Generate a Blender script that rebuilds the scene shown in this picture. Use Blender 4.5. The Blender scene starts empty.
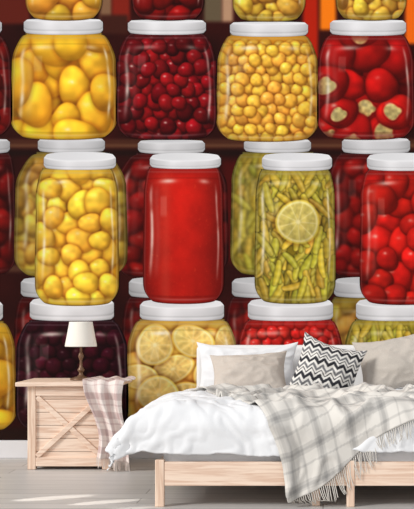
import bpy, bmesh, math, random
import numpy as np
from mathutils import Vector, Matrix, noise

scene = bpy.context.scene
scene.view_settings.view_transform = 'Standard'
scene.view_settings.look = 'None'
C = bpy.context.collection
WALL = 8.4

# ------------------------------------------------------------------ helpers
def lin(c):
    c = np.clip(np.asarray(c, dtype=float), 0, 1)
    return np.where(c <= 0.04045, c / 12.92, ((c + 0.055) / 1.055) ** 2.4)

def L4(c):
    l = lin(c)
    return (float(l[0]), float(l[1]), float(l[2]), 1)

def new_mat(name):
    m = bpy.data.materials.new(name)
    m.use_nodes = True
    nt = m.node_tree
    return m, nt, nt.nodes['Principled BSDF']

def plain(name, col, rough=0.6, spec=0.3, bump=0.0, bscale=200, metallic=0, sheen=0, var=0.0):
    m, nt, b = new_mat(name)
    b.inputs['Base Color'].default_value = L4(col)
    b.inputs['Roughness'].default_value = rough
    b.inputs['Specular IOR Level'].default_value = spec
    b.inputs['Metallic'].default_value = metallic
    b.inputs['Sheen Weight'].default_value = sheen
    tc = nt.nodes.new('ShaderNodeTexCoord')
    nz = nt.nodes.new('ShaderNodeTexNoise')
    nz.inputs['Scale'].default_value = bscale
    nt.links.new(tc.outputs['Object'], nz.inputs['Vector'])
    if bump > 0:
        bp = nt.nodes.new('ShaderNodeBump')
        bp.inputs['Strength'].default_value = bump
        bp.inputs['Distance'].default_value = 0.004
        nt.links.new(nz.outputs['Fac'], bp.inputs['Height'])
        nt.links.new(bp.outputs['Normal'], b.inputs['Normal'])
    if var > 0:
        r = nt.nodes.new('ShaderNodeValToRGB')
        r.color_ramp.elements[0].color = L4([x * (1 - var) for x in col])
        r.color_ramp.elements[1].color = L4([min(1, x * (1 + var)) for x in col])
        r.color_ramp.elements[0].position = 0.3
        r.color_ramp.elements[1].position = 0.7
        nt.links.new(nz.outputs['Fac'], r.inputs['Fac'])
        nt.links.new(r.outputs['Color'], b.inputs['Base Color'])
    return m

def wood(name, c1, c2, scale=(3, 40, 40), rough=0.6):
    m, nt, b = new_mat(name)
    tc = nt.nodes.new('ShaderNodeTexCoord')
    mp = nt.nodes.new('ShaderNodeMapping')
    mp.inputs['Scale'].default_value = scale
    nz = nt.nodes.new('ShaderNodeTexNoise')
    nz.inputs['Scale'].default_value = 1.2
    nz.inputs['Detail'].default_value = 7
    nz.inputs['Distortion'].default_value = 0.7
    r = nt.nodes.new('ShaderNodeValToRGB')
    r.color_ramp.elements[0].color = L4(c1)
    r.color_ramp.elements[1].color = L4(c2)
    r.color_ramp.elements[0].position = 0.34
    r.color_ramp.elements[1].position = 0.58
    nt.links.new(tc.outputs['Object'], mp.inputs['Vector'])
    nt.links.new(mp.outputs['Vector'], nz.inputs['Vector'])
    nt.links.new(nz.outputs['Fac'], r.inputs['Fac'])
    nt.links.new(r.outputs['Color'], b.inputs['Base Color'])
    b.inputs['Roughness'].default_value = rough
    return m

def attr_mat(name, rough=0.8, spec=0.15, bump=0.0, bscale=300):
    m, nt, b = new_mat(name)
    a = nt.nodes.new('ShaderNodeAttribute')
    a.attribute_name = 'print_colour'
    nt.links.new(a.outputs['Color'], b.inputs['Base Color'])
    b.inputs['Roughness'].default_value = rough
    b.inputs['Specular IOR Level'].default_value = spec
    if bump > 0:
        tc = nt.nodes.new('ShaderNodeTexCoord')
        nz = nt.nodes.new('ShaderNodeTexNoise')
        nz.inputs['Scale'].default_value = bscale
        bp = nt.nodes.new('ShaderNodeBump')
        bp.inputs['Strength'].default_value = bump
        bp.inputs['Distance'].default_value = 0.004
        nt.links.new(tc.outputs['Object'], nz.inputs['Vector'])
        nt.links.new(nz.outputs['Fac'], bp.inputs['Height'])
        nt.links.new(bp.outputs['Normal'], b.inputs['Normal'])
    return m

def link(o, parent=None):
    C.objects.link(o)
    if parent is not None:
        o.parent = parent
        o.matrix_parent_inverse = Matrix.Translation(-Vector(parent.location))
    return o

def grid_mesh(name, P, mat, parent=None, col=None, smooth=True, origin=None):
    nj, ni = P.shape[:2]
    if origin is None:
        origin = P.reshape(-1, 3).mean(axis=0)
    V = (P.reshape(-1, 3) - np.array(origin)).astype(np.float32)
    idx = np.arange(nj * ni).reshape(nj, ni)
    F = np.stack([idx[:-1, :-1], idx[1:, :-1], idx[1:, 1:], idx[:-1, 1:]], -1).reshape(-1, 4)
    me = bpy.data.meshes.new(name)
    me.vertices.add(len(V)); me.vertices.foreach_set('co', V.ravel())
    me.loops.add(F.size); me.loops.foreach_set('vertex_index', F.ravel().astype(np.int32))
    me.polygons.add(len(F))
    me.polygons.foreach_set('loop_start', np.arange(0, F.size, 4, dtype=np.int32))
    me.polygons.foreach_set('loop_total', np.full(len(F), 4, dtype=np.int32))
    me.update(calc_edges=True)
    me.validate()
    if smooth:
        me.shade_smooth()
    if col is not None:
        at = me.color_attributes.new('print_colour', 'FLOAT_COLOR', 'POINT')
        cc = np.ones((len(V), 4), dtype=np.float32)
        cc[:, :3] = lin(col.reshape(-1, 3)) 
        at.data.foreach_set('color', cc.ravel())
    me.materials.append(mat)
    o = bpy.data.objects.new(name, me)
    o.location = origin
    link(o, parent)
    return o

def raw_mesh(name, verts, faces, mat, parent=None, smooth=False, loc=None):
    if loc is None:
        loc = np.mean(np.array(verts), axis=0)
    me = bpy.data.meshes.new(name)
    me.from_pydata([tuple(np.array(v) - np.array(loc)) for v in verts], [], faces)
    me.update()
    if smooth: me.shade_smooth()
    me.materials.append(mat)
    o = bpy.data.objects.new(name, me)
    o.location = loc
    link(o, parent)
    return o

def box(name, x0, x1, y0, y1, z0, z1, mat, parent=None, bevel=0.004, seg=2):
    v = [(x0,y0,z0),(x1,y0,z0),(x1,y1,z0),(x0,y1,z0),(x0,y0,z1),(x1,y0,z1),(x1,y1,z1),(x0,y1,z1)]
    f = [(0,3,2,1),(4,5,6,7),(0,1,5,4),(1,2,6,5),(2,3,7,6),(3,0,4,7)]
    o = raw_mesh(name, v, f, mat, parent)
    if bevel > 0:
        md = o.modifiers.new('bevel', 'BEVEL'); md.width = bevel; md.segments = seg
        md.limit_method = 'ANGLE'
    return o

def multi_box(name, boxes, mat, parent=None, bevel=0.003, loc=None):
    V = []; F = []
    for (x0,x1,y0,y1,z0,z1) in boxes:
        n = len(V)
        V += [(x0,y0,z0),(x1,y0,z0),(x1,y1,z0),(x0,y1,z0),(x0,y0,z1),(x1,y0,z1),(x1,y1,z1),(x0,y1,z1)]
        F += [tuple(n+i for i in q) for q in [(0,3,2,1),(4,5,6,7),(0,1,5,4),(1,2,6,5),(2,3,7,6),(3,0,4,7)]]
    o = raw_mesh(name, V, F, mat, parent, loc=loc)
    md = o.modifiers.new('bevel', 'BEVEL'); md.width = bevel; md.segments = 2
    return o

def lathe(name, prof, cx, cy, mat, parent=None, n=48):
    V = []; F = []
    for r, z in prof:
        for i in range(n):
            a = 2 * math.pi * i / n
            V.append((cx + r * math.cos(a), cy + r * math.sin(a), z))
    for j in range(len(prof) - 1):
        for i in range(n):
            i2 = (i + 1) % n
            F.append((j*n+i, j*n+i2, (j+1)*n+i2, (j+1)*n+i))
    return raw_mesh(name, V, F, mat, parent, smooth=True)

def empty(name, loc):
    o = bpy.data.objects.new(name, None)
    o.location = loc
    o.empty_display_size = 0.1
    C.objects.link(o)
    return o

def sstep(a, b, x):
    t = np.clip((x - a) / (b - a), 0, 1)
    return t * t * (3 - 2 * t)

def tag(o, label, cat, group=None):
    o['label'] = label; o['category'] = cat
    if group: o['group'] = group

# ------------------------------------------------------------------ MURAL PRINT
# the print has its own sheet units: 150 units per metre, v downward
def sheet(U, V, layer):
    return np.stack([(U - 323) / 150.0, np.full_like(U, WALL - 0.003 - 0.0008 * layer), 0.98 + (311 - V) / 150.0], -1)

print_mat = attr_mat('mural_print_paper', 0.75, 0.1)

_G = {}
def vnoise(X, Y, s, seed=0):
    if seed not in _G: _G[seed] = np.random.RandomState(seed).rand(64, 64)
    g = _G[seed]
    x = X / s + 100; y = Y / s + 100
    xi = np.floor(x).astype(int); yi = np.floor(y).astype(int)
    fx = x - xi; fy = y - yi
    fx = fx * fx * (3 - 2 * fx); fy = fy * fy * (3 - 2 * fy)
    a = g[yi % 64, xi % 64]; b = g[yi % 64, (xi + 1) % 64]
    c = g[(yi + 1) % 64, xi % 64]; d = g[(yi + 1) % 64, (xi + 1) % 64]
    return (a * (1 - fx) + b * fx) * (1 - fy) + (c * (1 - fx) + d * fx) * fy

def blend(col, mask_alpha, c):
    a = mask_alpha[..., None]
    return col * (1 - a) + np.asarray(c) * a

def blur(c, n):
    for _ in range(n):
        p = np.pad(c, ((1, 1), (0, 0), (0, 0)), 'edge'); c = (p[:-2] + 2 * p[1:-1] + p[2:]) / 4
        p = np.pad(c, ((0, 0), (1, 1), (0, 0)), 'edge'); c = (p[:, :-2] + 2 * p[:, 1:-1] + p[:, 2:]) / 4
    return c

def ball(col, X, Y, cx, cy, r, base, kind='plain', asp=1.0, rot=0.0, spec=0.55, amb=.42, wob=.05):
    dx = (X - cx); dy = (Y - cy)
    near = (np.abs(dx) < r * 1.9) & (np.abs(dy) < r * 1.9)
    if not near.any(): return col
    XX = X[near]; YY = Y[near]
    dx = dx[near]; dy = dy[near]
    c, s = math.cos(rot), math.sin(rot)
    px = (dx * c + dy * s) / (r * asp); py = (-dx * s + dy * c) / r
    th = np.arctan2(py, px); ph = cx * 1.7 + cy
    rr = 1 + wob * np.sin(2 * th + ph) + wob * .7 * np.sin(3 * th + ph * 2)
    d = np.sqrt(px * px + py * py) / rr
    m = 1 - sstep(0.93, 1.04, d)
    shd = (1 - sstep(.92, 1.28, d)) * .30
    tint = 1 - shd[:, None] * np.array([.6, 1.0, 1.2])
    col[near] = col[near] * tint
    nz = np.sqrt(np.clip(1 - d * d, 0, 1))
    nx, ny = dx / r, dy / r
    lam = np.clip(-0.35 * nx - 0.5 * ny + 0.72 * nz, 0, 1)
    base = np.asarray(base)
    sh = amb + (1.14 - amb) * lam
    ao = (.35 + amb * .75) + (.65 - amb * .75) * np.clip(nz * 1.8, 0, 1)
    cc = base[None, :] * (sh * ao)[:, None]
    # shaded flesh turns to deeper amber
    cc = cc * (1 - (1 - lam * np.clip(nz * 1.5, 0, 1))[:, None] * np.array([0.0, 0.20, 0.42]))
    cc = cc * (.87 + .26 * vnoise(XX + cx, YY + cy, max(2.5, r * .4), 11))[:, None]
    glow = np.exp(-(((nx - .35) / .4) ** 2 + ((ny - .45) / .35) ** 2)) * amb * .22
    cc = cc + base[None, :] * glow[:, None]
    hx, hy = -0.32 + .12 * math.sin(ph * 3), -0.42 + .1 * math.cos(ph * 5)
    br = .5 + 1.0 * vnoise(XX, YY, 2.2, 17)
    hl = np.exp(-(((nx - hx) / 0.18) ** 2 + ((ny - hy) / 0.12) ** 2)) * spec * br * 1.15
    if kind == 'stuffed':
        ox, oy = .28 * math.sin(ph), .22 * math.cos(ph * 2)
        q = np.sqrt((nx - ox) ** 2 + ((ny - oy) * 1.15) ** 2) + .06 * np.sin(th * 3 + ph)
        e = 1 - sstep(0.46, 0.58, q)
        ring = np.exp(-((q - .60) / .06) ** 2) * .25
        cc = cc * (1 - ring[:, None])
        g = np.array([0.86, 0.79, 0.50]) * (0.68 + 0.42 * vnoise(XX, YY, 3.0, 21))[:, None]
        cc = cc * (1 - e[:, None]) + g * e[:, None]
        hl = hl * (1 - e * .7)
    cc = cc + (1 - cc) * np.clip(hl, 0, 1)[:, None] * np.array([1, 0.97, 0.88])
    col[near] = col[near] * (1 - m[:, None]) + np.clip(cc, 0, 1) * m[:, None]
    return col

def slice_(col, X, Y, cx, cy, r, rind, flesh, asp=1.0, rot=0.0, alpha=.9, n=9):
    dx = X - cx; dy = Y - cy
    c, s = math.cos(rot), math.sin(rot)
    px = (dx * c + dy * s) / (r * asp); py = (-dx * s + dy * c) / r
    d = np.sqrt(px * px + py * py); th = np.arctan2(py, px)
    d = d * (1 + .03 * np.sin(3 * th + cx))
    m = (1 - sstep(0.96, 1.03, d))
    cc = np.zeros(X.shape + (3,)); cc[:] = flesh
    seg = np.abs(((th / (2 * math.pi) * n + 0.3) % 1) - 0.5) * 2
    line = sstep(1 - .12 / np.maximum(d, .12), 1.0, seg)
    cc = cc * (0.86 + 0.22 * vnoise(X + cx, Y, 2.6, 3))[..., None]
    cc = cc * (1 - .12 * (1 - seg) * sstep(.2, .6, d))[..., None]
    cc = blend(cc, line * 0.60, (0.97, 0.92, 0.70))
    cc = blend(cc, 1 - sstep(.06, .14, d), (0.97, 0.92, 0.70))
    cc = blend(cc, sstep(0.80, 0.87, d) * .8, (0.96, 0.91, 0.68))
    cc = blend(cc, sstep(0.90, 0.96, d) * .9, rind)
    cc = cc * (1.0 - .10 * (px + py))[..., None]
    sh = (1 - sstep(0.95, 1.25, d)) * (1 - m) * 0.38
    col *= 1 - sh[..., None] * np.array([.7, 1, 1.2])
    m = m * alpha
    return col * (1 - m[..., None]) + np.clip(cc, 0, 1) * m[..., None]

def bean(col, X, Y, cx, cy, ang, ln, r, k, base):
    dx = X - cx; dy = Y - cy
    near = (np.abs(dx) < ln + r) & (np.abs(dy) < ln + r)
    if not near.any(): return col
    dx = dx[near]; dy = dy[near]
    c, s = math.cos(ang), math.sin(ang)
    l = dx * c + dy * s; p = -dx * s + dy * c - k * l * l
    rt = r * (1 - .38 * np.clip(l / ln, -1, 1) ** 2)
    over = np.clip(np.abs(l) - ln * .85, 0, None)
    w = np.sqrt(p * p + over * over) / rt
    m = 1 - sstep(0.8, 1.1, w)
    nz = np.sqrt(np.clip(1 - w * w, 0, 1))
    sh = 0.62 + 0.42 * nz + 0.08 * (-p / r) + .06 * np.sin(l * .9 + cx)
    hl = np.exp(-((p / rt + 0.3) / 0.28) ** 2) * 0.20
    cc = np.asarray(base)[None] * sh[:, None]
    cc = cc + (1 - cc) * hl[:, None] * np.array([1, 1, 0.8])
    sd = (1 - sstep(.95, 1.5, w)) * .28
    col[near] = col[near] * (1 - sd)[:, None]
    col[near] = col[near] * (1 - m[:, None]) + np.clip(cc, 0, 1) * m[:, None]
    return col

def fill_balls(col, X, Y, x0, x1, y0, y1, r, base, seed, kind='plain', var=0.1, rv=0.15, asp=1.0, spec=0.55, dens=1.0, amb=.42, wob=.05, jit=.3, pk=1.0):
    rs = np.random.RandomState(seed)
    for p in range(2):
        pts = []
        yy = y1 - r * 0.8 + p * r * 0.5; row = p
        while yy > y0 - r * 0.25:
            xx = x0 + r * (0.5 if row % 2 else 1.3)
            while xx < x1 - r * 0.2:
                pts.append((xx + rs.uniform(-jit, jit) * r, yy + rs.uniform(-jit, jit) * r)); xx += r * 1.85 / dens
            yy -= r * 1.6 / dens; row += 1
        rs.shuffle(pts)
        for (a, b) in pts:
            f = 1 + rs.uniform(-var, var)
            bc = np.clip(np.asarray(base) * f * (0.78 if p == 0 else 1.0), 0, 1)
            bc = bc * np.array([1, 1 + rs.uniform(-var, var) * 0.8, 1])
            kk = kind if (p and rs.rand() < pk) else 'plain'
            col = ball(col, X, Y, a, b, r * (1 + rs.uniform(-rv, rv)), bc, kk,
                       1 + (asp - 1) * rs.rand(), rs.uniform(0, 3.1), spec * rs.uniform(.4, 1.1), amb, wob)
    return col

def contents(kind, X, Y, cx, hw, y0, y1, seed):
    x0, x1 = cx - hw, cx + hw
    col = np.zeros(X.shape + (3,))
    A = (X, Y, x0, x1)
    if kind == 'big_yellow':
        col[:] = (0.76, 0.46, 0.04)
        col = fill_balls(col, *A, y0 + 4, y1, 17.5, (0.99, 0.79, 0.20), seed, rv=.2, spec=.5, amb=.68, wob=.07, asp=1.22, dens=1.18, jit=.35, var=.06)
    elif kind == 'cherry':
        col[:] = (0.15, 0.012, 0.025)
        col = fill_balls(col, *A, y0 + 6, y1, 8.2, (0.50, 0.045, 0.075), seed, var=.35, spec=.5, dens=1.15, amb=.36, wob=.07, asp=1.2)
    elif kind == 'small_orange':
        col[:] = (0.78, 0.48, 0.07)
        col = fill_balls(col, *A, y0 + 8, y1, 7.0, (0.98, 0.78, 0.30), seed, var=.09, spec=.5, amb=.62, dens=1.12)
    elif kind == 'stuffed':
        col[:] = (0.32, 0.02, 0.02)
        col = fill_balls(col, *A, y0 + 2, y1, 18, (0.80, 0.085, 0.075), seed, kind='stuffed', rv=.18, spec=.5, asp=1.3, wob=.08, dens=1.12, pk=.75, jit=.32, amb=.44, var=.14)
    elif kind == 'mid_yellow':
        col[:] = (0.82, 0.53, 0.05)
        col = fill_balls(col, *A, y0 + 3, y1, 11.8, (1.0, 0.83, 0.27), seed, var=.06, asp=1.28, spec=.5, amb=.68, wob=.06, dens=1.16, rv=.18)
    elif kind == 'sauce':
        n = vnoise(X, Y, 14, seed) * .5 + vnoise(X, Y, 4, seed + 1) * .2
        col[:] = (0.76, 0.11, 0.07)
        col *= (0.84 + 0.26 * n)[..., None]
        u = (X - cx) / hw
        col *= (1.10 - 0.42 * np.abs(u + 0.10) ** 2)[..., None]
        col *= (1.04 - .14 * sstep(y0, y1, Y))[..., None]
        sp = vnoise(X, Y, 1.3, seed + 2)
        col = blend(col, sstep(.86, .97, sp) * .35, (.92, .32, .16))
        col = blend(col, np.exp(-((u + .45) / .13) ** 2) * .16, (1, .55, .42))
    elif kind in ('beans', 'beans_back'):
        col[:] = (0.48, 0.40, 0.09)
        rs = np.random.RandomState(seed)
        n = int(hw * (y1 - y0) / 17)
        for i in range(n):
            f = rs.uniform(.80, 1.06)
            base = np.array([0.82 + rs.uniform(-.07, .07), 0.71 + rs.uniform(-.04, .04), 0.22]) * f * (0.76 + 0.24 * min(1, i / n * 2))
            col = bean(col, X, Y, rs.uniform(x0, x1), rs.uniform(y0 + 6, y1), rs.normal(1.3 if rs.rand() < .65 else 2.0, .38),
                       rs.uniform(9, 16), rs.uniform(3.2, 4.6), rs.uniform(-.015, .015), np.clip(base, 0, 1))
        if kind == 'beans':
            col = slice_(col, X, Y, cx + 3, 222, 22, (0.84, 0.72, 0.24), (0.86, 0.78, 0.44), rot=.3, alpha=.84)
    elif kind == 'red_pepper':
        col[:] = (0.42, 0.03, 0.02)
        col = fill_balls(col, *A, y0 + 2, y1, 13.5, (0.80, 0.115, 0.085), seed, var=.14, asp=1.4, spec=.45, amb=.50, wob=.06, dens=1.1)
    elif kind == 'purple':
        col[:] = (0.14, 0.025, 0.06)
        col = fill_balls(col, *A, y0 + 8, y1, 8, (0.22, 0.05, 0.10), seed, var=.3, spec=.2)
    elif kind == 'lemons':
        col[:] = (0.82, 0.58, 0.13)
        col = fill_balls(col, *A, y0 + 6, y1, 17, (0.98, 0.80, 0.36), seed, var=.08, spec=.3, amb=.66, wob=.10, asp=1.4)
        for (ax, ay, rr, asp, ro) in [(x0 + 46, y0 + 50, 22, .62, 1.2), (x0 + 84, y0 + 52, 21, .75, .5), (x0 + 98, y0 + 26, 20, .55, .1), (x0 + 28, y0 + 26, 21, .88, .2), (x0 + 66, y0 + 22, 22, .72, 1.9), (x0 + 62, y0 + 80, 21, .8, 2.),
                                      (x0 + 12, y0 + 58, 21, .6, 1.7), (x0 + 32, y0 + 76, 22, .85, 1.9), (x0 + 94, y0 + 84, 20, .85, 0)]:
            col = slice_(col, X, Y, ax, ay, rr, (0.97, 0.78, 0.30), (0.98, 0.84, 0.50), asp, ro, .82, 10)
    elif kind == 'red_berry':
        col[:] = (0.48, 0.03, 0.03)
        col = fill_balls(col, *A, y0 + 6, y1, 6.5, (0.84, 0.16, 0.14), seed, var=.12, spec=.6, amb=.5, dens=1.1)
    elif kind == 'olive':
        col[:] = (0.56, 0.44, 0.09)
        col = fill_balls(col, *A, y0 + 5, y1, 8.5, (0.86, 0.71, 0.27), seed, var=.12, asp=1.7, spec=.4, amb=.60, wob=.09, dens=1.1)
    elif kind == 'dark_red':
        col[:] = (0.26, 0.015, 0.015)
        col = fill_balls(col, *A, y0 + 6, y1, 11, (0.60, 0.065, 0.055), seed, var=.2, spec=.3, asp=1.4, wob=.08)
    elif kind == 'amber':
        col[:] = (0.66, 0.44, 0.06)
        col = fill_balls(col, *A, y0 + 5, y1, 14, (0.93, 0.73, 0.24), seed, var=.1, spec=.35, amb=.64, asp=1.3)
    return col

LIQ = dict(big_yellow=(.93,.68,.16), cherry=(.32,.03,.05), small_orange=(.92,.66,.20), stuffed=(.52,.06,.05), mid_yellow=(.95,.75,.24),
           sauce=(.66,.08,.06), beans=(.72,.62,.22), beans_back=(.72,.62,.2), red_pepper=(.58,.08,.06), purple=(.18,.03,.07),
           lemons=(.90,.70,.28), red_berry=(.68,.09,.07), olive=(.76,.62,.20), dark_red=(.34,.03,.03), amber=(.84,.60,.16))
NAMES = dict(big_yellow='large yellow plums', cherry='dark red cherries', small_orange='small golden berries', stuffed='red peppers with pale stuffing',
             mid_yellow='yellow cherry tomatoes', sauce='smooth red tomato sauce', beans='green beans and a lemon slice', beans_back='yellow green beans',
             red_pepper='red peppers', purple='dark purple berries', lemons='pale lemon slices', red_berry='small red berries', olive='olive yellow pickles',
             dark_red='deep red vegetables', amber='amber yellow fruit')

def make_jar(parent, kind, cx, hw, y0, y1, lid, layer, seed, neck=None, dim=1.0, res=2.0, soft=0.0, bulge=4.0, shoulder=28.0):
    H = y1 - y0
    ni = int(2 * hw * res) + 1; nj = int(H * res) + 1
    u = np.linspace(-1, 1, ni); t = np.linspace(0, 1, nj)
    U, T = np.meshgrid(u, t)
    if neck is None: neck = 0.86
    yy = T * H
    sh = min(shoulder, H * .3)
    a = np.clip((yy - 2) / sh, 0, 1)
    prof = neck + (1 - neck) * (np.sqrt(np.clip(1 - (1 - a) ** 2, 0, 1)) * .68 + .32 * sstep(0, 1, a))
    bcr = 20.0
    bb = np.clip((yy - (H - bcr)) / bcr, 0, 1)
    prof = prof * (1 - 0.20 * bb ** 2.8)
    prof = prof * (1 - .012 * np.sin(T * math.pi * 2))
    X = cx + U * hw * prof
    arc = 1 - np.sqrt(np.clip(1 - np.abs(U) ** 2.2, 0, 1))
    Y = y0 + yy - bulge * arc * T
    col = contents(kind, X, Y, cx, hw, y0, y1, seed)
    col = blur(np.clip(col, 0, 1), 1 if soft == 0 else 5)
    liq = np.array(LIQ[kind])
    e = np.abs(U)
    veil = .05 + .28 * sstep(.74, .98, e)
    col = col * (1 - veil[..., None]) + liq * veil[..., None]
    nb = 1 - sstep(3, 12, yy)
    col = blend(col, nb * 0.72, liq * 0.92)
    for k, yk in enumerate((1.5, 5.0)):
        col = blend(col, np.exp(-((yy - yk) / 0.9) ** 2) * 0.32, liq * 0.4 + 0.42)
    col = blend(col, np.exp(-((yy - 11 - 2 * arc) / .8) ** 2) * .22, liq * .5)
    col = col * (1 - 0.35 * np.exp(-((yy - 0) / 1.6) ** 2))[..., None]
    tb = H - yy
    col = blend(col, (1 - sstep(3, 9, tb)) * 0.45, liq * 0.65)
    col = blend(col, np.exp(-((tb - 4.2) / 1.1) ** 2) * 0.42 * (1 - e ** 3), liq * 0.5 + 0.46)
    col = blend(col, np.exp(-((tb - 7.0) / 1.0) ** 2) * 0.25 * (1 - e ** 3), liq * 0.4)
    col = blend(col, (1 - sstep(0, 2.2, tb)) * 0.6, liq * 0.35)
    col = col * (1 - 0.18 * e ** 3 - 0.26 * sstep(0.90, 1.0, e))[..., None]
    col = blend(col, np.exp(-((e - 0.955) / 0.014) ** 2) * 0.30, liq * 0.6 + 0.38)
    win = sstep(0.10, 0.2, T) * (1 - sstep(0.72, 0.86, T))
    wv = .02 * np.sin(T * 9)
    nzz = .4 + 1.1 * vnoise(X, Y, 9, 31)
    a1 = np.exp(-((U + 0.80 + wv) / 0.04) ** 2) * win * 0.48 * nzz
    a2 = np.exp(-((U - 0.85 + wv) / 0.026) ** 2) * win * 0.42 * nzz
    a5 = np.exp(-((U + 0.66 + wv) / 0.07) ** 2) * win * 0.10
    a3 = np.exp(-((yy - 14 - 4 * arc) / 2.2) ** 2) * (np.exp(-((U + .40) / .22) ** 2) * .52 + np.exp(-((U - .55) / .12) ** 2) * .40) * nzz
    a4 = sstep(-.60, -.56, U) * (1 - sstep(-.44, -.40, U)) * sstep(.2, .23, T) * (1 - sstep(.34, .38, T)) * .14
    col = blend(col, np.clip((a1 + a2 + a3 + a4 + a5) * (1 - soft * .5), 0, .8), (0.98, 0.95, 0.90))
    col = np.clip(col * dim, 0, 1)
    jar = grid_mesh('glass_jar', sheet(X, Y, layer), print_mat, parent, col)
    jar['label'] = 'printed glass jar of ' + NAMES[kind] + ' on shelf'
    if lid:
        lx0, lx1, ly0, ly1, ct = lid
        ni = int((lx1 - lx0) * res) + 1; nj = int((ly1 - ly0) * res * 1.3) + 2
        U, T = np.meshgrid(np.linspace(-1, 1, ni), np.linspace(0, 1, nj))
        arc = 1 - np.sqrt(np.clip(1 - np.abs(U) ** 2.6, 0, 1))
        yt = ly0 + ct * arc + 2.0 * sstep(.9, 1, np.abs(U)); yb = ly1 - 3.0 * arc - 1.5 * sstep(.93, 1, np.abs(U))
        X = (lx0 + lx1) / 2 + U * (lx1 - lx0) / 2; Y = yt + (yb - yt) * T
        rim = ly0 + 2 * ct - ct * arc
        side = sstep(-0.6, 0.8, Y - rim)
        top = np.array([0.89, 0.89, 0.90]) * (0.98 + 0.04 * U[..., None])
        hgt = np.clip((Y - rim) / np.maximum(yb - rim, 1), 0, 1)
        g = 0.92 - 0.16 * np.abs(U) ** 2.8 + 0.05 * np.exp(-((U + .35) / .2) ** 2) - 0.07 * hgt
        g = g - 0.07 * np.exp(-((hgt - .68) / .06) ** 2) + 0.04 * np.exp(-((hgt - .80) / .07) ** 2) - 0.14 * sstep(.92, 1, hgt)
        g = g - .04 * vnoise(X, Y * 2, 11, 44)
        sc = g[..., None] * np.array([0.985, 0.98, 0.99])
        col = top * (1 - side[..., None]) + sc * side[..., None]
        col = blend(col, np.exp(-((Y - rim) / 0.8) ** 2) * .5, (.96, .96, .97))
        col = np.clip(col * (0.45 + 0.55 * dim), 0, 1)
        l = grid_mesh('jar_lid', sheet(X, Y, layer + 0.35), print_mat, jar, col)
        l.matrix_parent_inverse = Matrix.Translation(-Vector(jar.location))
        l['label'] = 'white metal screw lid'
    return jar

# backdrop of the print
nx, ny = 560, 520
U, V = np.meshgrid(np.linspace(-90, 470, nx), np.linspace(-70, 440, ny))
col = np.zeros(U.shape + (3,)); col[:] = (0.17, 0.04, 0.03)
col *= (0.7 + 0.6 * vnoise(U, V, 26, 5))[..., None]
def patch(x0, x1, y0, y1, c, a=1.0, b=3.0):
    global col
    m = sstep(x0 - b, x0 + b, U) * (1 - sstep(x1 - b, x1 + b, U)) * sstep(y0 - b, y0 + b, V) * (1 - sstep(y1 - b, y1 + b, V))
    col = blend(col, m * a, c)
patch(100, 112, -70, 22, (.50, .36, .26)); patch(112, 130, -70, 22, (.50, .12, .07)); patch(204, 222, -70, 22, (.38, .32, .24)); patch(222, 233, -70, 22, (.70, .54, .42))
patch(303, 318, -70, 60, (.70, .12, .03)); patch(320, 336, -70, 30, (.96, .48, .06)); patch(405, 470, -70, 44, (.93, .40, .06)); patch(-90, 30, -70, 24, (.36, .11, .07))
patch(100, 128, 15, 34, (.24, .10, .07))
patch(-90, 470, 139, 149, (.32, .18, .12), .7, 2.5)
patch(-90, 470, 144, 147, (.46, .31, .21), .45, 1.5)
patch(-90, 470, 150, 156, (.10, .04, .03), .8, 3)
patch(-90, 40, 265, 272, (.40, .28, .20), .6, 3)
patch(222, 258, 160, 262, (.34, .04, .03), .6, 6)
patch(-90, 470, 428, 442, (.12, .07, .05), .8, 4)
mural = grid_mesh('mural_wallpaper', sheet(U, V, 0), print_mat, None, np.clip(col, 0, 1))
tag(mural, 'wallpaper mural showing shelves of pickled food jars, covering the wall', 'mural')
M = mural
for i, (cx, k) in enumerate([(60, 'dark_red'), (168, 'dark_red'), (271, 'dark_red'), (373, 'olive')]):
    make_jar(M, k, cx, 46, 297, 380, (cx - 39, cx + 39, 277, 298, 3.5), 1, 60 + i, dim=.75, res=1.3, soft=.7)
make_jar(M, 'dark_red', -26, 42, 153, 276, (-62, 10, 139, 154, 1), 1, 70, dim=.8, res=1.5, soft=.3)
make_jar(M, 'olive', 71, 56, 152, 278, (38, 105, 138, 153, 1.5), 1.5, 71, dim=.84, res=1.5, soft=.3, neck=.62, shoulder=34)
make_jar(M, 'dark_red', 171, 57, 153, 278, (138, 205, 140, 154, 1.5), 1, 72, dim=.85, res=1.5, soft=.3, neck=.62, shoulder=34)
make_jar(M, 'beans_back', 278, 47, 152, 276, (244, 311, 139, 153, 1.5), 1, 73, dim=.88, res=1.5, soft=.3, neck=.76)
make_jar(M, 'dark_red', 376, 48, 153, 278, (342, 410, 138, 154, 1.5), 1, 74, dim=.88, res=1.5, soft=.3, neck=.76)
make_jar(M, 'big_yellow', -38, 54, 321, 432, (-80, 3, 299, 322, 4), 2, 80, neck=.78, dim=.92)
make_jar(M, 'purple', 72, 56, 320, 432, (30, 114, 297, 321, 4.5), 2, 81, neck=.76)
make_jar(M, 'lemons', 182, 55, 319, 430, (140, 224, 299, 321, 4.5), 2, 82, neck=.78)
make_jar(M, 'red_berry', 290, 53, 319, 430, (248, 333, 298, 321, 4.5), 2, 83, neck=.8)
make_jar(M, 'beans_back', 398, 54, 319, 430, (356, 440, 298, 321, 4.5), 2, 84, neck=.8)
make_jar(M, 'mid_yellow', 77, 41.5, 168, 306, (44, 116, 152, 170, 4.5), 4, 91, neck=.83)
make_jar(M, 'sauce', 183.5, 40, 167, 304, (150, 221, 153, 169, 4), 4, 92, neck=.86)
make_jar(M, 'beans', 295, 40, 169, 304, (262, 332, 153, 171, 4), 4, 93, neck=.85)
make_jar(M, 'red_pepper', 402, 42, 169, 305, (367, 438, 153, 171, 4), 4, 94, neck=.82)
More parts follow.
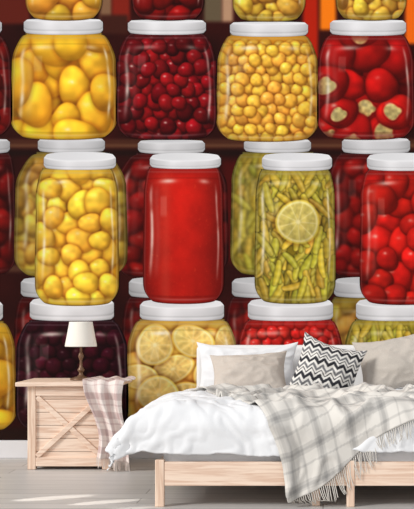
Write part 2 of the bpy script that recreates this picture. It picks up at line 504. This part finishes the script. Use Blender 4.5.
make_jar(M, 'dark_red', -38, 50, 34, 138, (-76, 2, 20, 35, 1), 3, 100, neck=.76, dim=.9)
make_jar(M, 'big_yellow', 64, 52.5, 33, 140, (24, 103, 19, 35, 1.2), 3, 131, neck=.73)
make_jar(M, 'cherry', 166.5, 50, 33, 140, (128, 206, 20, 35, 1.2), 3, 102, neck=.74)
make_jar(M, 'small_orange', 267.5, 50.5, 34, 142, (230, 308, 22, 37, 1.2), 3, 103, neck=.74)
make_jar(M, 'stuffed', 366, 48.5, 34, 140, (330, 406, 20, 36, 1.2), 3, 108, neck=.76)
make_jar(M, 'amber', 64, 38, -62, 21, None, 5, 110, neck=.85)
make_jar(M, 'dark_red', 168, 36, -62, 21, None, 5, 111, neck=.85)
make_jar(M, 'olive', 269, 36, -62, 22, None, 5, 112, neck=.85)
make_jar(M, 'olive', 371, 35, -62, 21, None, 5, 113, neck=.85)

# ------------------------------------------------------------------ ROOM
white_wall = plain('white_wall_paint', (.86, .86, .86), .8, .2, .05, 60)
w = box('wall_back', -4.5, 4.5, WALL, WALL + .15, 0, 3.6, white_wall, bevel=0); w['kind'] = 'structure'
bbm = plain('baseboard_paint', (.88, .88, .89), .45, .4, .02, 40)
b = box('baseboard_back', -4.5, 4.5, WALL - .018, WALL - .0005, 0, .118, bbm, bevel=.005); b['kind'] = 'structure'
fm, nt, bs = new_mat('whitewashed_floorboards')
tc = nt.nodes.new('ShaderNodeTexCoord'); mp = nt.nodes.new('ShaderNodeMapping')
br = nt.nodes.new('ShaderNodeTexBrick')
br.inputs['Scale'].default_value = 1.0
br.inputs['Brick Width'].default_value = 1.9; br.inputs['Row Height'].default_value = .17
br.inputs['Mortar Size'].default_value = .004; br.inputs['Mortar Smooth'].default_value = .3
br.inputs['Color1'].default_value = L4((.86, .85, .84)); br.inputs['Color2'].default_value = L4((.81, .80, .79)); br.inputs['Mortar'].default_value = L4((.62, .60, .59))
nz = nt.nodes.new('ShaderNodeTexNoise'); nz.inputs['Scale'].default_value = 3; nz.inputs['Detail'].default_value = 6
mp2 = nt.nodes.new('ShaderNodeMapping'); mp2.inputs['Scale'].default_value = (1, 14, 1)
mx = nt.nodes.new('ShaderNodeMix'); mx.data_type = 'RGBA'; mx.blend_type = 'MULTIPLY'; mx.inputs[0].default_value = .32
nt.links.new(tc.outputs['Object'], mp.inputs['Vector']); nt.links.new(mp.outputs['Vector'], br.inputs['Vector'])
nt.links.new(tc.outputs['Object'], mp2.inputs['Vector']); nt.links.new(mp2.outputs['Vector'], nz.inputs['Vector'])
nt.links.new(br.outputs['Color'], mx.inputs[6]); nt.links.new(nz.outputs['Fac'], mx.inputs[7])
nt.links.new(mx.outputs[2], bs.inputs['Base Color'])
bs.inputs['Roughness'].default_value = .42
f = box('floor', -4.5, 4.5, -1, WALL, -.1, 0, fm, bevel=0); f['kind'] = 'structure'

# ------------------------------------------------------------------ BED
pine = wood('pale_pine', (.87, .73, .635), (.965, .87, .79), (3, 60, 60))
pineV = wood('pale_pine_upright', (.86, .72, .62), (.955, .855, .77), (60, 60, 3))
BX0, BX1, BY0, BY1 = -.84, 1.10, 6.30, 8.36
bed = empty('bed', (.13, 7.3, 0))
tag(bed, 'double bed with pale pine frame and white headboard against the wall', 'bed')
box('front_rail', BX0 + .045, BX1 - .045, BY0 + .004, BY0 + .034, .105, .225, pine, bed)
for xs in ((BX0 + .004, BX0 + .034), (BX1 - .034, BX1 - .004)):
    box('side_rail', xs[0], xs[1], BY0 + .045, BY1 - .06, .105, .225, pine, bed)
for (lx, ly) in ((BX0, BY0), (BX1 - .045, BY0), (BX0, BY1 - .1), (BX1 - .045, BY1 - .1)):
    box('leg', lx, lx + .045, ly, ly + .045, 0, .235, pineV, bed)
box('leg', -.055, -.015, BY0 + .036, BY0 + .08, 0, .20, pineV, bed)
box('leg', .118, .158, BY0 - .002, BY0 + .04, 0, .232, pineV, bed)
multi_box('slat_base', [(BX0 + .036, BX1 - .036, BY0 + .1 + i * .2, BY0 + .18 + i * .2, .16, .178) for i in range(10)], pine, bed)
headm = plain('white_upholstery', (.93, .93, .93), .85, .15, .15, 90)
box('headboard', BX0 + .01, BX1 - .01, 8.25, 8.375, .12, .755, headm, bed, bevel=.03, seg=5)
linen_white = plain('white_cotton', (.92, .925, .935), .9, .1, .12, 120)
mt = box('mattress', BX0 + .03, BX1 - .03, BY0 + .045, 8.24, .182, .385, linen_white, None, bevel=.05, seg=5)
tag(mt, 'thick white mattress on the pine bed frame', 'mattress')

XE, YE = -.78, 6.41
A0 = np.array([-.80, 7.46]); e1 = np.array([.387, -.922]); e2 = np.array([.922, .387])
L1, L2 = 1.655, 1.62
def Lt(t):
    k = min(1, max(0, (t - .12) / .45))
    return L1 - .10 * k * k * (3 - 2 * k)
nn = noise.noise
def drape(a, b, fine=1.0):
    """cloth coordinate (a across, b along) -> point on the duvet surface"""
    if a > .9: a = .9 + (a - .9) * .45
    R = .26; dx = max(0.0, XE - a)
    q = R * math.pi / 2
    if dx < q: x = max(a, XE) - R * math.sin(dx / R); z1 = R * (1 - math.cos(dx / R))
    else: x = XE - R; z1 = R + (dx - q)
    R2 = .09; dy = max(0.0, YE - b); q2 = R2 * math.pi / 2
    if dy < q2: y = max(b, YE) - R2 * math.sin(dy / R2); z2 = R2 * (1 - math.cos(dy / R2))
    else: y = YE - R2; z2 = R2 + (dy - q2)
    z = .468 - math.sqrt(z1 * z1 + z2 * z2)
    z = max(z, .03)
    wx = a + .15 * nn(Vector((a * 2, b * 2, 3)))
    wy = b + .15 * nn(Vector((a * 2, b * 2, 13)))
    f1 = 1 - abs(nn(Vector((wx * 2.6 + wy * 1.2, wy * 2.2 - wx, 7.3)))) * 2
    f2 = (1 - min(1, abs(nn(Vector((wx * 5.0 - wy * 3.0, wy * 3.0 + wx * 3, 1.3)))) * 3.0)) 
    f3 = (1 - min(1, abs(nn(Vector((wx * 11 + wy * 6, wy * 9 - wx * 5, 2.3)))) * 3.5))
    back = 1 - .75 * min(1, max(0, (b - 7.2) / .45))
    rt = 1 - .65 * min(1, max(0, (a + .2) / .4))
    h = (.024 * f1 * rt + fine * (.014 * f2 + .011 * f3) + .015 * nn(Vector((a * 1.4, b * 1.4, 9)))) * back
    onx = min(1, dx / .3); ony = min(1, dy / .12)
    z += h * (1 - .8 * max(onx, ony))
    x -= h * onx * 1.0
    y -= h * ony * .6
    return np.array([x, y, z])

def normal_at(a, b):
    e = .06
    p = drape(a + e, b, 0) - drape(a - e, b, 0); q = drape(a, b + e, 0) - drape(a, b - e, 0)
    n = np.cross(p, q); return n / (np.linalg.norm(n) + 1e-9)

nA, nB = 260, 230
P = np.zeros((nB, nA, 3))
for j in range(nB):
    for i in range(nA):
        s = i / (nA - 1); t = j / (nB - 1)
        a1 = XE - .385 + .03 * math.sin(t * 9 + .5) + .012 * math.sin(t * 23)
        aa = a1 + (1.12 - a1) * s
        b1 = YE - .255 + .012 * math.sin(s * 11 + 1) + .006 * math.sin(s * 27)
        bb = b1 + (7.98 - b1) * t
        dv = np.array([aa, bb]) - A0
        ss = dv @ e1; tt = dv @ e2
        ins = min(ss - .03, Lt(max(0, tt)) - .02 - ss, tt - .03) if bb < 7.8 else 0
        k = min(1, max(0, ins / .07))
        if k > 0:
            p = drape(aa, bb, 1 - k)
            p = p - normal_at(aa, bb) * .022 * k
        else: p = drape(aa, bb)
        P[j, i] = p
duv = grid_mesh('duvet', P, linen_white)
md = duv.modifiers.new('thick', 'SOLIDIFY'); md.thickness = .02; md.offset = -1
tag(duv, 'rumpled puffy white duvet spread over the bed, hanging over its side', 'duvet')

def blanket_pt(s, t, lift=.014):
    s2 = s + .03 * math.sin(t * 7 + 1) * (1 - abs(s / L1 - .5))
    t2 = t + .04 * math.sin(s * 6)
    p = A0 + e1 * s2 + e2 * t2
    a, b = p
    if b > 7.42: b = 7.42 + (b - 7.42) * .55
    n = normal_at(a, b)
    r1 = 1 - min(1, abs(nn(Vector((s * 3.2 + t * 3, t * 4.2 - s * 1.5, 4.4)))) * 3.0)
    r2 = 1 - min(1, abs(nn(Vector((s * 8 - t * 3, t * 8 + s * 2, 6.4)))) * 3.0)
    w = .038 * r1 ** 1.5 + .010 * r2 + .005 * math.sin(t * 17 + 2.5 * math.sin(s * 3))
    w += max(0, 1 - s / .6) * .014 * (.5 + .5 * math.sin(t * 8 + s * 6))
    return drape(a, b, 0) + n * (lift + max(-.004, w))
n1, n2 = 280, 260
P = np.zeros((n1, n2, 3))
S = np.linspace(0, 1, n1); T = np.linspace(0, L2, n2)
SS = np.zeros((n1, n2)); TT = np.zeros((n1, n2))
for j in range(n1):
    for i in range(n2):
        s = S[j] * Lt(T[i]); SS[j, i] = s; TT[j, i] = T[i]
        P[j, i] = blanket_pt(s, T[i])
base = np.array([.865, .85, .825]); grey = np.array([.54, .535, .53])
def bands(x):
    m = (x % .175) / .175
    return ((m > .08) & (m < .34)).astype(float) * .42 + ((m > .17) & (m < .26)).astype(float) * .38 + ((m > .62) & (m < .68)).astype(float) * .45
k = np.clip((bands(SS) + bands(TT)) * .55, 0, 1)[..., None]
col = base * (1 - k) + grey * k
blm = attr_mat('plaid_wool', .95, .05, .35, 260)
bl = grid_mesh('throw_blanket', P, blm, None, np.clip(col, 0, 1))
md = bl.modifiers.new('thick', 'SOLIDIFY'); md.thickness = .007; md.offset = 1
tag(bl, 'grey and cream plaid wool throw with fringe, draped over bed', 'blanket')

def strands(name, roots, mat, parent, r=.0028):
    V = []; F = []
    for pts in roots:
        n0 = len(V)
        for k, p in enumerate(pts):
            rr = r * (1 - .3 * k / len(pts))
            for a in range(5):
                an = a * 2 * math.pi / 5
                V.append((p[0] + rr * math.cos(an), p[1] + rr * math.sin(an) * .8, p[2] + rr * math.sin(an) * .6))
        for k in range(len(pts) - 1):
            for a in range(5):
                a2 = (a + 1) % 5
                F.append((n0 + k*5 + a, n0 + k*5 + a2, n0 + (k+1)*5 + a2, n0 + (k+1)*5 + a))
    o = raw_mesh(name, V, F, mat, parent, smooth=True)
    o['kind'] = 'stuff'
    return o
fr = plain('fringe_wool', (.85, .83, .80), .95, .05, .3, 300)
random.seed(3)
roots = []
for i in range(150):
    t = L2 * (i + .5) / 150
    g = (i // 3) * 3 + 1
    tt = t * .4 + L2 * (g + .5) / 150 * .6
    pts = []
    l = random.uniform(.09, .12); sk = random.uniform(-.02, .02)
    if t > .5: l *= .55
    for k in range(6):
        q = k / 5
        p = blanket_pt(Lt(t) + l * q, t + (tt - t) * q + sk * q * q, .018)
        p[2] = max(p[2], .006)
        pts.append(p)
    roots.append(pts)
strands('fringe', roots, fr, bl)

# ------------------------------------------------------------------ PILLOWS
def pillow(name, w, h, th, loc, tilt, roll, yaw, mat, label, colf=None, seed=0, crease=.010):
    n = 170 if colf else 80
    s = np.sin(np.linspace(-1, 1, n) * math.pi / 2)
    U, V = np.meshgrid(s, s)
    X = U * w / 2 * (1 - .11 * (1 - V ** 2) * np.abs(U) ** 2); Z = V * h / 2 * (1 - .12 * (1 - U ** 2) * np.abs(V) ** 2)
    D = th / 2 * (np.clip((1 - U ** 2), 0, 1) ** .62) * (np.clip((1 - V ** 2), 0, 1) ** .62)
    N = np.zeros_like(U)
    for j in range(n):
        for i in range(n):
            p = Vector((U[j, i] * 1.6, V[j, i] * 1.6, seed))
            N[j, i] = nn(p) * .026 + (1 - 2 * abs(nn(p * 2.3))) * crease
    D2 = D + N * (D / (th / 2)) ** .6
    front = np.stack([X, -D2, Z], -1); back = np.stack([X[:, ::-1], D[:, ::-1], Z[:, ::-1]], -1)
    Pp = np.concatenate([front, back], axis=1)
    Pp[..., 2] -= .022 * (1 - (Pp[..., 0] / (w / 2)) ** 2) * (Pp[..., 2] > 0) * (Pp[..., 2] / (h / 2))
    col = None
    if colf:
        cf = colf(U, V); col = np.concatenate([cf, cf[:, ::-1]], axis=1)
    R = Matrix.Rotation(yaw, 3, 'Z') @ Matrix.Rotation(tilt, 3, 'X') @ Matrix.Rotation(roll, 3, 'Y')
    Pw = Pp @ np.array(R).T + np.array(loc)
    o = grid_mesh(name, Pw, mat, None, col, origin=loc)
    bm = bmesh.new(); bm.from_mesh(o.data); bmesh.ops.remove_doubles(bm, verts=bm.verts, dist=.0004)
    bmesh.ops.recalc_face_normals(bm, faces=bm.faces)
    bm.to_mesh(o.data); bm.free()
    o.data.shade_smooth()
    tag(o, label, 'pillow', 'pillows on the bed')
    return o

beige = plain('beige_linen', (.79, .75, .71), .9, .1, .5, 260, var=.04)
greyl = plain('warm_grey_linen', (.76, .73, .695), .9, .1, .5, 260, var=.04)
chev = attr_mat('chevron_cotton', .85, .1, .3, 260)
def chevc(U, V):
    a = U * .22; b = V * .19
    z = b + .032 * (np.abs(((a / .066) % 1) - .5) * 2)
    m = (z + .4) % .104 / .104
    k = ((m > .05) & (m < .30)) | ((m > .46) & (m < .54)) | ((m > .68) & (m < .86))
    dark = np.where(((m > .66) & (m < .88))[..., None], np.array([.45, .45, .46]), np.array([.20, .20, .22]))
    return np.where(k[..., None], dark, np.array([.89, .88, .86]))
rd = math.radians
pillow('pillow', .66, .39, .13, (-.49, 8.12, .590), rd(-12), 0, 0, linen_white, 'plump white pillow standing against the white headboard', seed=8)
pillow('pillow', .49, .34, .21, (-.460, 7.86, .583), rd(-38), rd(-4), 0, beige, 'beige grey linen pillow lying before the white headboard', seed=1)
pillow('pillow', .52, .40, .18, (.47, 7.96, .660), rd(-28), rd(-13), rd(-8), greyl, 'warm grey linen pillow leaning on the white headboard', seed=2)
pillow('pillow', .41, .40, .16, (.025, 7.79, .615), rd(-20), rd(18), rd(4), chev, 'white pillow with black zigzag pattern leaning between grey pillows', chevc, 5)

# ------------------------------------------------------------------ NIGHTSTAND
NX0, NX1, NY0, NY1, NZ = -1.825, -1.315, 7.78, 8.24, .515
ns = empty('nightstand', ((NX0 + NX1) / 2, (NY0 + NY1) / 2, 0))
tag(ns, 'pale pine crate nightstand with crossed brace beside the bed', 'nightstand')
box('tabletop', NX0 - .068, NX1 + .065, NY0 - .035, NY1 + .02, NZ, NZ + .026, pine, ns)
pl = []
nP = 6; H0 = .03
for i in range(nP):
    z0 = H0 + i * (NZ - H0) / nP
    pl.append((NX0 + .012, NX1 - .012, NY0 + .016, NY0 + .03, z0 + .0015, z0 + (NZ - H0) / nP - .0015))
    pl.append((NX0 + .012, NX0 + .026, NY0 + .03, NY1 - .02, z0 + .0015, z0 + (NZ - H0) / nP - .0015))
    pl.append((NX1 - .026, NX1 - .012, NY0 + .03, NY1 - .02, z0 + .0015, z0 + (NZ - H0) / nP - .0015))
    pl.append((NX0 + .012, NX1 - .012, NY1 - .02, NY1 - .006, z0 + .0015, z0 + (NZ - H0) / nP - .0015))
multi_box('body', pl, pine, ns, bevel=.0015)
for (x, y) in ((NX0, NY0), (NX1 - .05, NY0), (NX0, NY1 - .05), (NX1 - .05, NY1 - .05)):
    box('corner_post', x, x + .05, y, y + .05, 0, NZ, pineV, ns)
for z in (.02, NZ - .06):
    box('frame_rail', NX0 + .05, NX1 - .05, NY0 + .001, NY0 + .02, z, z + .055, pine, ns)
    box('frame_rail', NX1 - .022, NX1 - .001, NY0 + .05, NY1 - .05, z, z + .055, pine, ns)
xa, xb, za, zb = NX0 + .05, NX1 - .05, .075, NZ - .06
for sgn in (1, -1):
    Lx, Lz = xb - xa, zb - za
    d = np.array([Lx, sgn * Lz]); ln = np.hypot(*d); d = d / ln; nn_ = np.array([-d[1], d[0]]) * .016
    c = np.array([(xa + xb) / 2, (za + zb) / 2]); pts = [c - d * ln / 2 * .97 - nn_, c + d * ln / 2 * .97 - nn_, c + d * ln / 2 * .97 + nn_, c - d * ln / 2 * .97 + nn_]
    yA = NY0 + (.000 if sgn > 0 else .004)
    v = [(p[0], yA, p[1]) for p in pts] + [(p[0], NY0 + .016, p[1]) for p in pts]
    o = raw_mesh('cross_brace', v, [(0,1,2,3),(7,6,5,4),(0,4,5,1),(1,5,6,2),(2,6,7,3),(3,7,4,0)], pine, ns)
    md = o.modifiers.new('bevel', 'BEVEL'); md.width = .003; md.segments = 2

# throw hanging over nightstand
n1, n2 = 170, 120
P = np.zeros((n1, n2, 3)); CC = np.zeros((n1, n2, 3))
top = NZ + .034; xr0, xr1 = -1.455, -1.215
for j in range(n1):
    s = j / (n1 - 1) * .84
    for i in range(n2):
        t = i / (n2 - 1)
        d_top = .36; R = .025
        fold = (.5 + .5 * math.sin(t * 15 + 1.4 * math.sin(s * 5) + 1.5 * nn(Vector((t * 2, s * 3, 5)))))
        if s < d_top:
            y = NY0 - .035 + d_top - s; z = top; out = 0
        else:
            q = s - d_top
            if q < R * 1.57: y = NY0 - .035 - R * math.sin(q / R); z = top - R * (1 - math.cos(q / R))
            else: y = NY0 - .035 - R; z = top - R - (q - R * 1.57)
            out = min(1, q / .08)
        q = max(0, s - d_top)
        x = xr0 + (xr1 - xr0) * t + .035 * math.sin(s * 7) * (t - .5) + .02 * q * (1 - t) + .09 * q + .016 * math.sin(s * 11)
        x += (.5 - t) * .04 * min(1, q * 5) * math.exp(-q * 2) 
        y -= out * (.045 * fold ** 1.2 + .016 * nn(Vector((t * 4, s * 8, 1))))
        z += (1 - out) * .014 * fold - .03 * t * min(1, q * 3)
        P[j, i] = (x, y, z)
        CC[j, i] = (.93, .885, .86)
        m = ((s % .11) / .11); m2 = ((t * .3) % .08) / .08
        k = (.38 if m < .35 else 0) + (.30 if m2 < .35 else 0) + (.3 if .6 < m < .66 else 0)
        CC[j, i] = CC[j, i] * (1 - k) + np.array([.70, .58, .57]) * k
thm = attr_mat('rose_plaid_wool', .95, .05, .4, 260)
th = grid_mesh('throw_blanket', P, thm, None, CC)
md = th.modifiers.new('thick', 'SOLIDIFY'); md.thickness = .005
tag(th, 'rose and grey plaid scarf hanging over the nightstand edge', 'blanket')
roots = []
for i in range(40):
    p0 = P[-1, int(i / 39 * (n2 - 1))]
    l = .05 + .015 * random.random()
    roots.append([(p0[0] + .006 * math.sin(i) * k / 3, p0[1], max(.004, p0[2] - l * k / 3 + .003)) for k in range(4)])
strands('fringe', roots, plain('rose_fringe', (.90, .85, .82), .95, .05), th, .0022)

# ------------------------------------------------------------------ LAMP
LX, LY = -1.537, 8.0; zt = NZ + .027
lamp = empty('table_lamp', (LX, LY, zt))
tag(lamp, 'small table lamp with white shade and dark turned base on nightstand', 'lamp')
bronze = plain('dark_bronze', (.46, .34, .25), .35, .6, .05, 40, metallic=.3)
lathe('lamp_base', [(0, zt), (.066, zt), (.069, zt + .006), (.066, zt + .012), (.045, zt + .017), (.024, zt + .024), (.013, zt + .036), (.012, zt + .05),
      (.020, zt + .058), (.022, zt + .066), (.016, zt + .076), (.009, zt + .088), (.008, zt + .125), (.012, zt + .135), (.018, zt + .150), (.014, zt + .165), (.008, zt + .178),
      (.007, zt + .215), (.013, zt + .218), (.013, zt + .245), (0, zt + .247)], LX, LY, bronze, lamp)
shm, nt, bs = new_mat('cream_shade_fabric')
bs.inputs['Base Color'].default_value = L4((.96, .94, .90)); bs.inputs['Roughness'].default_value = .9
tcx = nt.nodes.new('ShaderNodeTexCoord'); wv = nt.nodes.new('ShaderNodeTexNoise'); wv.inputs['Scale'].default_value = 260
bp = nt.nodes.new('ShaderNodeBump'); bp.inputs['Strength'].default_value = .25; bp.inputs['Distance'].default_value = .003
nt.links.new(tcx.outputs['Object'], wv.inputs['Vector']); nt.links.new(wv.outputs['Fac'], bp.inputs['Height']); nt.links.new(bp.outputs['Normal'], bs.inputs['Normal'])
lathe('lamp_shade', [(.098, .755), (.100, .755), (.100, .762), (.0735, .905), (.0735, .912), (.0715, .912), (.0715, .905), (.097, .762), (.098, .755)], LX, LY, shm, lamp)
lathe('bulb', [(0, .785), (.012, .786), (.014, .81), (.028, .83), (.030, .85), (.022, .87), (0, .878)], LX, LY, plain('frosted_bulb', (.95, .95, .92), .3, .5), lamp)

# ------------------------------------------------------------------ LIGHT + CAMERA
wd = bpy.data.worlds.new('soft_daylight'); scene.world = wd; wd.use_nodes = True
bg = wd.node_tree.nodes['Background']; bg.inputs[0].default_value = (.985, .99, 1, 1); bg.inputs[1].default_value = .70
sd = bpy.data.lights.new('sun', 'SUN'); sd.energy = 2.3; sd.angle = math.radians(16); sd.color = (1, .97, .93)
so = bpy.data.objects.new('sun', sd); C.objects.link(so)
so.rotation_euler = Vector((1.0, 0.70, -0.66)).to_track_quat('-Z', 'Y').to_euler(); so.location = (-2, 2, 3)
for (tx, ty, ex, sz) in ((-1.42, 6.60, 150, 3.0), (-1.12, 6.46, 150, 2.6), (-1.0, 6.22, 120, 2.2)):  # added spots standing in for sun streaks on the floor; no window is modelled
    ld = bpy.data.lights.new('sun_streak_spot', 'SPOT'); ld.energy = ex * 5; ld.spot_size = rd(sz); ld.spot_blend = .35; ld.shadow_soft_size = .01; ld.color = (1, .95, .86)
    lo = bpy.data.objects.new('sun_streak_spot', ld); C.objects.link(lo)
    src = Vector((tx - 2.2, ty - 1.2, .75)); lo.location = src
    lo.rotation_euler = (Vector((tx, ty, 0)) - src).to_track_quat('-Z', 'Y').to_euler()

cd = bpy.data.cameras.new('camera'); co = bpy.data.objects.new('camera', cd); C.objects.link(co)
co.location = (0, 0, .98); co.rotation_euler = (math.radians(90), 0, 0)
cd.sensor_width = 36; cd.lens = 1260 * 36 / 509
cd.shift_x = -(323 - 207) / 509; cd.shift_y = (311 - 254.5) / 509
scene.camera = co
